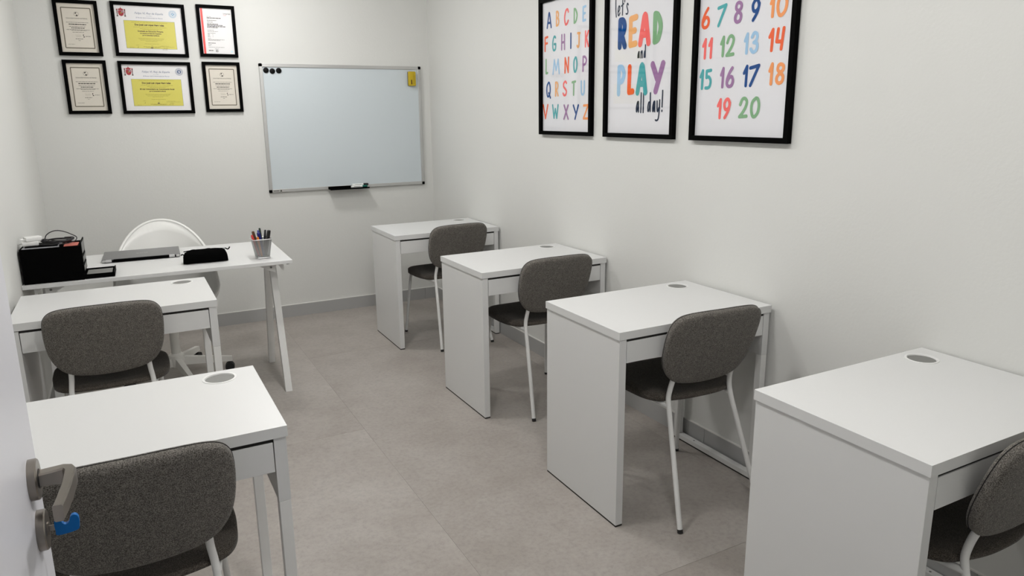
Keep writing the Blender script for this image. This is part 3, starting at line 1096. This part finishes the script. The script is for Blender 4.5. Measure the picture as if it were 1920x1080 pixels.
def royal_diploma(label, x, z, w, h, lines, seal, m_seal):
    t = thing('framed_diploma', label, 'diploma', (x, YB, z), group='framed yellow diplomas on the back wall')
    frame_parts(t, w, h, .0205, M_paper)
    iw, ih = w/2-.0205, h/2-.0205
    m = MB()
    yw, yt, yb = .148, ih-.092, -ih+.030
    rect(m, -yw-.0012, yw+.0012, yb-.0012, yt+.0012, 2, 0)
    rect(m, -yw, yw, yb, yt, 1, 1)
    # crest: shield, crown, two pillars
    cu, cv = -iw+.038, ih-.046
    sh_ = [(-.0155, .012), (.0155, .012), (.0160, -.004), (.012, -.016), (0, -.022), (-.012, -.016), (-.016, -.004)]
    flat(m, [(cu+a, cv+b) for a, b in sh_], 3, 1)
    rect(m, cu-.0004, cu+.0004, cv-.018, cv+.012, 4, 2); rect(m, cu-.0155, cu+.0155, cv-.0025, cv-.0019, 4, 2)
    flat(m, [(cu+.002, cv+.010), (cu+.013, cv+.010), (cu+.013, cv), (cu+.003, cv)], 7, 2)
    disc(m, cu, cv-.002, .0042, 6, 3, 14)
    flat(m, [(cu-.012, cv+.013), (cu+.012, cv+.013), (cu+.016, cv+.022), (cu+.006, cv+.0245), (cu, cv+.031), (cu-.006, cv+.0245), (cu-.016, cv+.022)], 3, 1)
    rect(m, cu-.0125, cu+.0125, cv+.0145, cv+.0165, 4, 2)
    rect(m, cu-.0007, cu+.0007, cv+.030, cv+.035, 4, 1)
    for s in (-1, 1):
        px = cu+s*.0218
        rect(m, px-.0022, px+.0022, cv-.018, cv+.014, 4, 1)
        rect(m, px-.0048, px+.0048, cv-.0235, cv-.0175, 4, 1)
        rect(m, px-.0042, px+.0042, cv+.013, cv+.017, 4, 1)
        flat(m, [(px-.004, cv+.017), (px+.004, cv+.017), (px+.0028, cv+.0225), (px-.0028, cv+.0225)], 3, 1)
        flat(m, [(px-.0042, cv+.003), (px+.0042, cv+.0075), (px+.0042, cv+.0045), (px-.0042, cv)], 3, 2)
    # heading
    text(m, 'Felipe VI, Rey de España', .002, ih-.050, .0172, 5, shear=.25, width=.165)
    text(m, 'y en su nombre', .002, ih-.062, .0062, 5, width=.034)
    text(m, 'El Rector de la Universidad de Murcia', .002, ih-.0755, .0105, 5, shear=.2, width=.155)
    # seal
    su, sv = iw-.053, ih-.042
    disc(m, su, sv, .0235, 8, 1, r0=.0222)
    disc(m, su, sv, .0142, 8, 1, r0=.0130)
    for k in range(26):
        a = 2*PI*k/26
        disc(m, su+.0182*math.cos(a), sv+.0182*math.sin(a), .0017, 8, 1, 8)
    if seal == 'diamond':
        flat(m, [(su-.011, sv), (su, sv+.011), (su+.011, sv), (su, sv-.011)], 8, 2)
        flat(m, [(su-.005, sv), (su, sv+.006), (su+.003, sv+.001), (su-.001, sv-.005)], 0, 3)
    else:
        disc(m, su, sv, .012, 8, 2)
        flat(m, [(su-.003, sv-.008), (su+.004, sv-.008), (su+.003, sv+.003), (su+.005, sv+.007), (su-.004, sv+.006), (su-.002, sv)], 0, 3)
    # yellow panel text
    words(m, -.105, .105, yt-.0085, .0018, 6, 2)
    text(m, 'Don José Luis López Hernández', -.002, yt-.0285, .0152, 4, 2, bold=.0006, width=.172)
    words(m, -.097, .097, yt-.038, .0017, 6, 2)
    words(m, -.06, .07, yt-.0475, .0017, 6, 2); words(m, -.045, .05, yt-.053, .0017, 6, 2)
    v = yt-.067
    for body, sz, wd in lines:
        text(m, body, 0, v, sz, 4, 2, bold=.0004, width=wd)
        v -= .0122
    v -= .003
    for q, wd in enumerate((.076, .072, .064, .034)):
        words(m, -wd, wd, v-q*.0062, .0016, 6, 2)
    v -= .034
    words(m, -.042, .042, v, .0018, 6, 2)
    v -= .010
    words(m, -.092, -.076, v, .0018, 6, 2); words(m, -.004, .006, v-.002, .0018, 6, 2); words(m, .055, .100, v-.002, .0016, 6, 2); words(m, .045, .132, v-.0065, .0016, 6, 2)
    flat(m, [(-.086, v-.018), (-.083, v-.010), (-.078, v-.008), (-.081, v-.014)], 6, 2)
    flat(m, [(-.010, v-.016), (-.002, v-.010), (.008, v-.015), (.000, v-.018)], 4, 2)
    words(m, .068, .092, v-.0155, .003, 6, 2); words(m, .06, .09, v-.024, .002, 6, 2)
    words(m, -.05, .05, yb+.0105, .0022, 6, 2); words(m, -.035, .04, yb+.006, .0016, 6, 2); words(m, -.13, -.105, yb+.005, .0018, 6, 2)
    m.build('print', [M_paper, M_yellow, M_seal2, M_crim, M_crest, M_inkb, M_inky, mat('crest_grey', (.35, .25, .3), .8), m_seal], t)


def language_certificate(label, x, z, w, h):
    t = thing('framed_certificate', label, 'certificate', (x, YB, z), group='framed certificates on the back wall')
    frame_parts(t, w, h, .0205, M_paper)
    iw, ih = w/2-.0205, h/2-.0205
    m = MB()
    rect(m, -iw+.005, -iw+.0185, -ih, ih, 0)
    text(m, 'Language', iw-.006, ih-.034, .0125, 1, align='RIGHT', width=.046)
    text(m, 'Cert', iw-.034, ih-.044, .0105, 0, align='RIGHT', width=.018)
    u = -iw+.042
    v = ih-.053
    for dv, wd, hh_, mi in ((0, .030, .002, 2), (.0085, .088, .0045, 1), (.024, .060, .0035, 2), (.035, .038, .003, 2), (.047, .068, .0042, 1), (.0545, .100, .0042, 1), (.062, .118, .0042, 1), (.0695, .066, .0042, 1), (.086, .04, .0022, 2), (.095, .066, .0022, 2), (.106, .05, .002, 2), (.112, .012, .002, 2), (.118, .014, .002, 2), (.124, .012, .002, 2), (.130, .016, .002, 2), (.140, .018, .002, 2), (.147, .104, .002, 2), (.152, .076, .002, 2), (.170, .046, .0036, 1), (.180, .020, .002, 2), (.186, .014, .002, 2), (.196, .100, .0018, 2)):
        words(m, u-dv*.03, u-dv*.03+wd, v-dv, hh_, mi)
    for q in range(5):
        rect(m, u+.027, u+.0295, v-.106-q*.006, v-.1038-q*.006, 2, 1)
    words(m, u-.006, u+.024, -ih+.022, .0055, 2)
    disc(m, u+.046, -ih+.020, .009, 1, 1, r0=.0075)
    disc(m, u+.045, -ih+.020, .004, 1, 2)
    words(m, u+.033, u+.058, -ih+.033, .0018, 2)
    disc(m, iw-.018, -ih+.018, .007, 3, 1)
    m.build('print', [M_red, M_inkd, M_ink, mat('holo_sticker', (.62, .80, .85), .3)], t)


uni_certificate('cream certificate in black frame, upper left corner of the wall group', -.159, 2.042, .241, .332, .036)
royal_diploma('yellow diploma with light blue round seal, upper of the two wide frames', .2485, 2.047, .432, .333,
              (('Graduado en Educación Primaria', .0128, .150), ('con mención en Pedagogía Terapéutica', .0105, .125), ('por la Universidad de Murcia', .0105, .098)), 'diamond', M_seal)
language_certificate('white certificate with a red vertical stripe in black frame', .657, 2.0545, .241, .334)
uni_certificate('cream certificate in black frame, lower left corner of the wall group', -.152, 1.6845, .241, .332, .036)
royal_diploma('yellow diploma with dark blue round seal, lower of the two wide frames', .250, 1.683, .432, .333,
              (('Máster Universitario en Comunicación Social', .0128, .205), ('por la Universidad de Murcia', .0105, .098)), 'figure', M_seal2)
uni_certificate('cream certificate in black frame below the red-striped one', .659, 1.6895, .241, .332, .040)

# ------------------------------------------------------------------ posters, hand-lettered strokes
c = 'c'
GL = {   # strokes in a unit box; 'c' first = smooth curve
 'A': [[(0, 0), (.42, .95), (.5, 1), (.6, .95), (1, 0)], [(.18, .32), (.82, .32)]],
 'B': [[(.08, 0), (.08, 1)], [c, (.08, 1), (.6, .97), (.85, .78), (.6, .56), (.1, .52)], [c, (.1, .52), (.7, .5), (1, .26), (.7, .02), (.08, 0)]],
 'C': [[c, (.98, .82), (.75, 1), (.35, .93), (.06, .6), (.04, .3), (.3, 0), (.7, .05), (.95, .22)]],
 'D': [[(.08, 0), (.08, 1)], [c, (.08, 1), (.5, .94), (.92, .65), (.95, .4), (.6, .08), (.08, 0)]],
 'E': [[(.95, 1), (.08, .96), (.08, 0), (.95, .03)], [(.08, .5), (.78, .52)]],
 'F': [[(.98, 1), (.08, .96), (.06, 0)], [(.08, .53), (.85, .55)]],
 'G': [[c, (.9, .9), (.6, 1), (.25, .85), (.04, .45), (.2, .06), (.6, 0), (.92, .12), (.98, .42)], [(.98, .44), (.5, .44)]],
 'H': [[(.06, 0), (.1, 1)], [(.94, 0), (.9, 1)], [(.08, .47), (.92, .5)]],
 'I': [[(.5, 0), (.5, 1)]],
 'J': [[(.2, 1), (1, .98)], [c, (.68, .98), (.72, .5), (.66, .12), (.4, 0), (.04, .1)]],
 'K': [[(.1, 0), (.1, 1)], [(.98, 1), (.15, .45)], [(.36, .58), (1, 0)]],
 'L': [[(.15, 1), (.1, .02), (.95, .04)]],
 'M': [[(0, 0), (.2, 1), (.5, .25), (.82, 1), (1, 0)]],
 'N': [[(.06, 0), (.1, 1), (.88, .02), (.94, 1)]],
 'O': [[c, (.5, 1), (.12, .8), (.03, .45), (.22, .05), (.55, 0), (.9, .25), (.96, .6), (.75, .95), (.5, 1)]],
 'P': [[(.08, 0), (.1, 1)], [c, (.1, 1), (.6, .98), (.96, .76), (.7, .5), (.1, .42)]],
 'Q': [[c, (.5, 1), (.12, .8), (.03, .45), (.22, .13), (.5, .1), (.86, .3), (.94, .65), (.75, .95), (.5, 1)], [(.55, .32), (1, 0)]],
 'R': [[(.08, 0), (.1, 1)], [c, (.1, 1), (.65, .98), (.92, .76), (.65, .5), (.12, .46)], [(.4, .46), (1, 0)]],
 'S': [[c, (.95, .88), (.6, 1), (.18, .85), (.2, .62), (.65, .45), (.95, .26), (.7, .02), (.3, 0), (.03, .14)]],
 'T': [[(0, .95), (1, 1)], [(.5, .97), (.46, 0)]],
 'U': [[c, (.06, 1), (.05, .5), (.15, .1), (.5, 0), (.85, .1), (.95, .5), (.94, 1)]],
 'V': [[(0, 1), (.48, 0), (1, 1)]],
 'W': [[(0, 1), (.25, 0), (.5, .7), (.75, 0), (1, 1)]],
 'X': [[(.04, 1), (1, 0)], [(.98, 1), (0, 0)]],
 'Y': [[(0, 1), (.48, .45)], [(1, 1), (.36, 0)]],
 'Z': [[(.04, .98), (.98, 1), (.02, .02), (1, .02)]],
 '0': [[c, (.55, 1), (.14, .8), (.03, .42), (.2, .06), (.5, 0), (.86, .22), (.97, .6), (.8, .94), (.55, 1)]],
 '1': [[(0, .66), (.85, 1), (.72, 0)], [(.14, .7), (.6, .74), (.8, .9)]],
 '2': [[c, (.06, .68), (.3, .95), (.65, 1), (.93, .82), (.75, .5), (.35, .2), (.03, .02)], [(.03, .02), (.97, .05)]],
 '3': [[c, (.1, .8), (.4, 1), (.8, .95), (.9, .75), (.7, .58), (.42, .5)], [c, (.42, .5), (.85, .45), (.98, .25), (.75, .04), (.35, 0), (.02, .16)]],
 '4': [[(.2, .98), (.06, .38), (.78, .36)], [(.92, 1), (.72, 0)]],
 '5': [[(.97, 1), (.12, .97), (.12, .60)], [c, (.12, .60), (.6, .62), (.97, .4), (.85, .1), (.5, 0), (.03, .0)]],
 '6': [[c, (.78, 1), (.4, .75), (.08, .4), (.08, .12), (.4, 0), (.8, .08), (.95, .32), (.75, .52), (.4, .5), (.14, .32)]],
 '7': [[(.04, .9), (.97, 1), (.12, 0)]],
 '8': [[c, (.5, .55), (.14, .72), (.22, .94), (.55, 1), (.9, .9), (.88, .7), (.5, .55), (.1, .35), (.08, .12), (.42, 0), (.85, .1), (.92, .36), (.5, .55)]],
 '9': [[c, (.9, .75), (.7, .98), (.35, .98), (.06, .75), (.2, .48), (.55, .45), (.85, .6), (.94, .8)], [c, (.92, .8), (.75, .4), (.2, 0)]],
 'l': [[c, (.1, 1), (.2, .4), (.9, 0)]],
 '|': [[(.4, 1), (.6, 0)]],
 'e': [[c, (.1, .38), (.6, .5), (.85, .78), (.5, 1), (.12, .6), (.15, .15), (.5, 0), (.95, .25)]],
 't': [[(.55, 1), (.5, .02)], [(0, .62), (1, .76)]],
 "'": [[(.5, 1), (.5, 0)]],
 's': [[c, (.95, .85), (.6, 1), (.3, .8), (.5, .55), (.85, .25), (.6, .02), (.05, .06)]],
 'a': [[c, (.85, .95), (.5, .9), (.12, .45), (.15, .05), (.5, .2), (.85, .9)], [(.85, .95), (.95, .03)]],
 'n': [[(.1, .85), (.12, 0)], [c, (.12, .4), (.45, .95), (.75, .9), (.88, .4), (.95, 0)]],
 'd': [[c, (.75, .48), (.4, .5), (.08, .25), (.15, .03), (.5, .1), (.78, .45)], [(.85, 1), (.95, .02)]],
 'y': [[c, (.3, .95), (.35, .55), (.5, .45), (.8, .62)], [c, (.95, 1), (.9, .5), (.75, .12), (.4, .0), (0, .02)]],
 '!': [[(.75, 1), (.5, .22)], [(.4, .04), (.35, 0)]],
}
COL = {'n': (0, 70, 138), 'o': (240, 178, 116), 'c': (246, 112, 108), 'g': (132, 178, 134), 'b': (162, 200, 230), 'r': (240, 102, 56), 't': (78, 170, 174), 'p': (160, 120, 164), 'k': (28, 42, 66), 'q': (244, 158, 96)}
PM = {k_: mat('poster_ink_'+k_, s2l(v), .85, spec=.12) for k_, v in COL.items()}
KEYS = list(PM)


def ribbon(m, pts, r, mi, y, smooth):
    """flat brush stroke with round ends; every piece lies a hair above the one before; returns the new level"""
    st = 1.5e-5
    P = [Vector(p) for p in pts]
    P = [p for k, p in enumerate(P) if k == 0 or (p-P[k-1]).length > 1e-6]
    if smooth:
        vs = []
        for k, p in enumerate(P):
            tg = (P[min(k+1, len(P)-1)]-P[max(k-1, 0)]).normalized()
            nn = Vector((-tg.y, tg.x))*r
            yy = y-st*k*.5
            vs += [((p-nn).x, yy, (p-nn).y), ((p+nn).x, yy, (p+nn).y)]
        m.add(vs, [(2*k, 2*k+2, 2*k+3, 2*k+1) for k in range(len(P)-1)], mi)
        y -= st*(len(P)*.5+1)
        ends = [P[0], P[-1]]
    else:
        for a, b in zip(P, P[1:]):
            nn = Vector((-(b-a).y, (b-a).x)).normalized()*r
            m.add([(q.x, y, q.y) for q in (a-nn, b-nn, b+nn, a+nn)], [(0, 1, 2, 3)], mi)
            y -= st
        ends = P
    for p in ends:
        m.add([(p.x+r*math.cos(2*PI*k/14), y, p.y+r*math.sin(2*PI*k/14)) for k in range(14)], [tuple(range(14))], mi)
        y -= st
    return y


def glyph(m, ch, y0, y1, z0, z1, colk, r, cy, cz, lay):
    """box in wall coordinates (Y falls to the right)"""
    mi = KEYS.index(colk)
    u0, u1 = cy-y0+r, cy-y1-r
    v0, v1 = z0-cz+r, z1-cz-r
    if u1 < u0:
        u0 = u1 = (u0+u1)/2
    y = PY-.00025*lay
    for st in GL[ch]:
        sm = st[0] == 'c'
        pts = [(u0+(u1-u0)*a, v0+(v1-v0)*b) for a, b in (st[1:] if sm else st)]
        if sm:
            pts = [(p.x, p.y) for p in crom([(a, b, 0) for a, b in pts], 5)]
        y = ribbon(m, pts, r, mi, y, sm)


ABC = [('A', 3.654, 3.599, 1.950, 2.040, 'n'), ('B', 3.557, 3.518, 1.953, 2.036, 'o'), ('C', 3.472, 3.421, 1.949, 2.036, 'c'), ('D', 3.379, 3.337, 1.948, 2.029, 'g'), ('E', 3.295, 3.256, 1.949, 2.03, 'b'), ('F', 3.679, 3.635, 1.828, 1.914, 'r'), ('G', 3.596, 3.549, 1.825, 1.91, 't'), ('H', 3.503, 3.457, 1.823, 1.91, 'p'), ('I', 3.411, 3.393, 1.824, 1.909, 'n'), ('J', 3.348, 3.309, 1.823, 1.905, 'o'), ('K', 3.271, 3.229, 1.82, 1.906, 'c'), ('L', 3.669, 3.635, 1.704, 1.792, 'g'), ('M', 3.591, 3.513, 1.699, 1.785, 'b'), ('N', 3.468, 3.415, 1.699, 1.788, 'r'), ('O', 3.378, 3.333, 1.7, 1.784, 't'), ('P', 3.292, 3.244, 1.699, 1.782, 'p'), ('Q', 3.66, 3.606, 1.57, 1.666, 'n'), ('R', 3.565, 3.524, 1.58, 1.663, 'o'), ('S', 3.485, 3.435, 1.58, 1.665, 'c'), ('T', 3.392, 3.348, 1.58, 1.661, 'g'), ('U', 3.305, 3.261, 1.579, 1.659, 'b'), ('V', 3.698, 3.635, 1.456, 1.543, 'r'), ('W', 3.594, 3.523, 1.458, 1.541, 't'), ('X', 3.473, 3.418, 1.453, 1.538, 'p'), ('Y', 3.379, 3.318, 1.453, 1.537, 'n'), ('Z', 3.28, 3.223, 1.454, 1.536, 'q')]
ABC = [(*g, .0062) for g in ABC]
READ = [('l', 3.008, 2.993, 1.937, 2.040, 'k', .0035), ('e', 2.989, 2.964, 1.941, 1.992, 'k', .0035), ('t', 2.962, 2.935, 1.939, 2.014, 'k', .0035), ("'", 2.936, 2.929, 1.998, 2.014, 'k', .0035), ('s', 2.924, 2.899, 1.94, 1.995, 'k', .0035),
        ('R', 2.984, 2.909, 1.785, 1.934, 'n', .0155), ('E', 2.900, 2.824, 1.787, 1.937, 'o', .0145), ('A', 2.822, 2.730, 1.785, 1.939, 'c', .0155), ('D', 2.720, 2.647, 1.788, 1.933, 'g', .0145),
        ('a', 2.826, 2.807, 1.735, 1.771, 'k', .0033), ('n', 2.803, 2.783, 1.734, 1.772, 'k', .0033), ('d', 2.779, 2.762, 1.734, 1.796, 'k', .0033),
        ('P', 2.984, 2.910, 1.567, 1.717, 'b', .0135), ('L', 2.901, 2.840, 1.569, 1.715, 'r', .0145), ('A', 2.832, 2.743, 1.567, 1.718, 't', .0145), ('Y', 2.726, 2.622, 1.569, 1.718, 'p', .0155),
        ('a', 2.828, 2.800, 1.487, 1.546, 'k', .0042), ('|', 2.793, 2.783, 1.486, 1.583, 'k', .0042), ('|', 2.775, 2.766, 1.486, 1.582, 'k', .0042), ('d', 2.742, 2.713, 1.489, 1.581, 'k', .0042), ('a', 2.706, 2.680, 1.488, 1.545, 'k', .0042), ('y', 2.683, 2.647, 1.449, 1.548, 'k', .0042), ('!', 2.640, 2.629, 1.490, 1.589, 'k', .0042)]
NUM = [('6', 2.403, 2.35, 1.821, 1.908, 'r'), ('7', 2.314, 2.256, 1.821, 1.909, 't'), ('8', 2.22, 2.172, 1.824, 1.909, 'p'), ('9', 2.132, 2.082, 1.822, 1.907, 'n'), ('1', 2.04, 2.014, 1.825, 1.909, 'q'), ('0', 2.009, 1.952, 1.825, 1.909, 'q'),
       ('1', 2.391, 2.362, 1.701, 1.787, 'c'), ('1', 2.355, 2.327, 1.701, 1.787, 'c'), ('1', 2.287, 2.259, 1.703, 1.787, 'g'), ('2', 2.256, 2.204, 1.701, 1.788, 'g'), ('1', 2.159, 2.132, 1.704, 1.787, 'b'), ('3', 2.128, 2.081, 1.705, 1.788, 'b'), ('1', 2.037, 2.007, 1.704, 1.791, 'r'), ('4', 2.005, 1.956, 1.706, 1.792, 'r'),
       ('1', 2.398, 2.37, 1.579, 1.664, 't'), ('5', 2.367, 2.324, 1.58, 1.663, 't'), ('1', 2.279, 2.252, 1.581, 1.666, 'p'), ('6', 2.247, 2.197, 1.581, 1.666, 'p'), ('1', 2.155, 2.125, 1.581, 1.667, 'n'), ('7', 2.125, 2.066, 1.581, 1.667, 'n'), ('1', 2.026, 2.0, 1.583, 1.668, 'q'), ('8', 1.993, 1.946, 1.584, 1.665, 'q'),
       ('1', 2.288, 2.258, 1.459, 1.544, 'c'), ('9', 2.254, 2.206, 1.459, 1.545, 'c'), ('2', 2.168, 2.115, 1.461, 1.546, 'g'), ('0', 2.108, 2.054, 1.463, 1.546, 'g')]
NUM = [(*g, .0068) for g in NUM]
for lb, gl, cy in (('tall framed alphabet poster, farthest of the three on the right wall', ABC, 3.4515),
                   ('tall framed poster reading let\'s read and play all day', READ, 2.8075),
                   ('tall framed poster of numbers, nearest of the three on the right wall', NUM, 2.167)):
    cz = 1.742
    t = thing('framed_poster', lb, 'poster', (XR, cy, cz), -PI/2, 'framed posters on the right wall')
    frame_parts(t, .532, .742, .0205, M_poster, .024, M_glass)
    m = MB()
    for q, (ch, y0, y1, z0, z1, ck, r) in enumerate(gl):
        glyph(m, ch, y0, y1, z0, z1, ck, r, cy, cz, 1+(q % 3))
    m.build('lettering', [PM[k_] for k_ in KEYS], t)
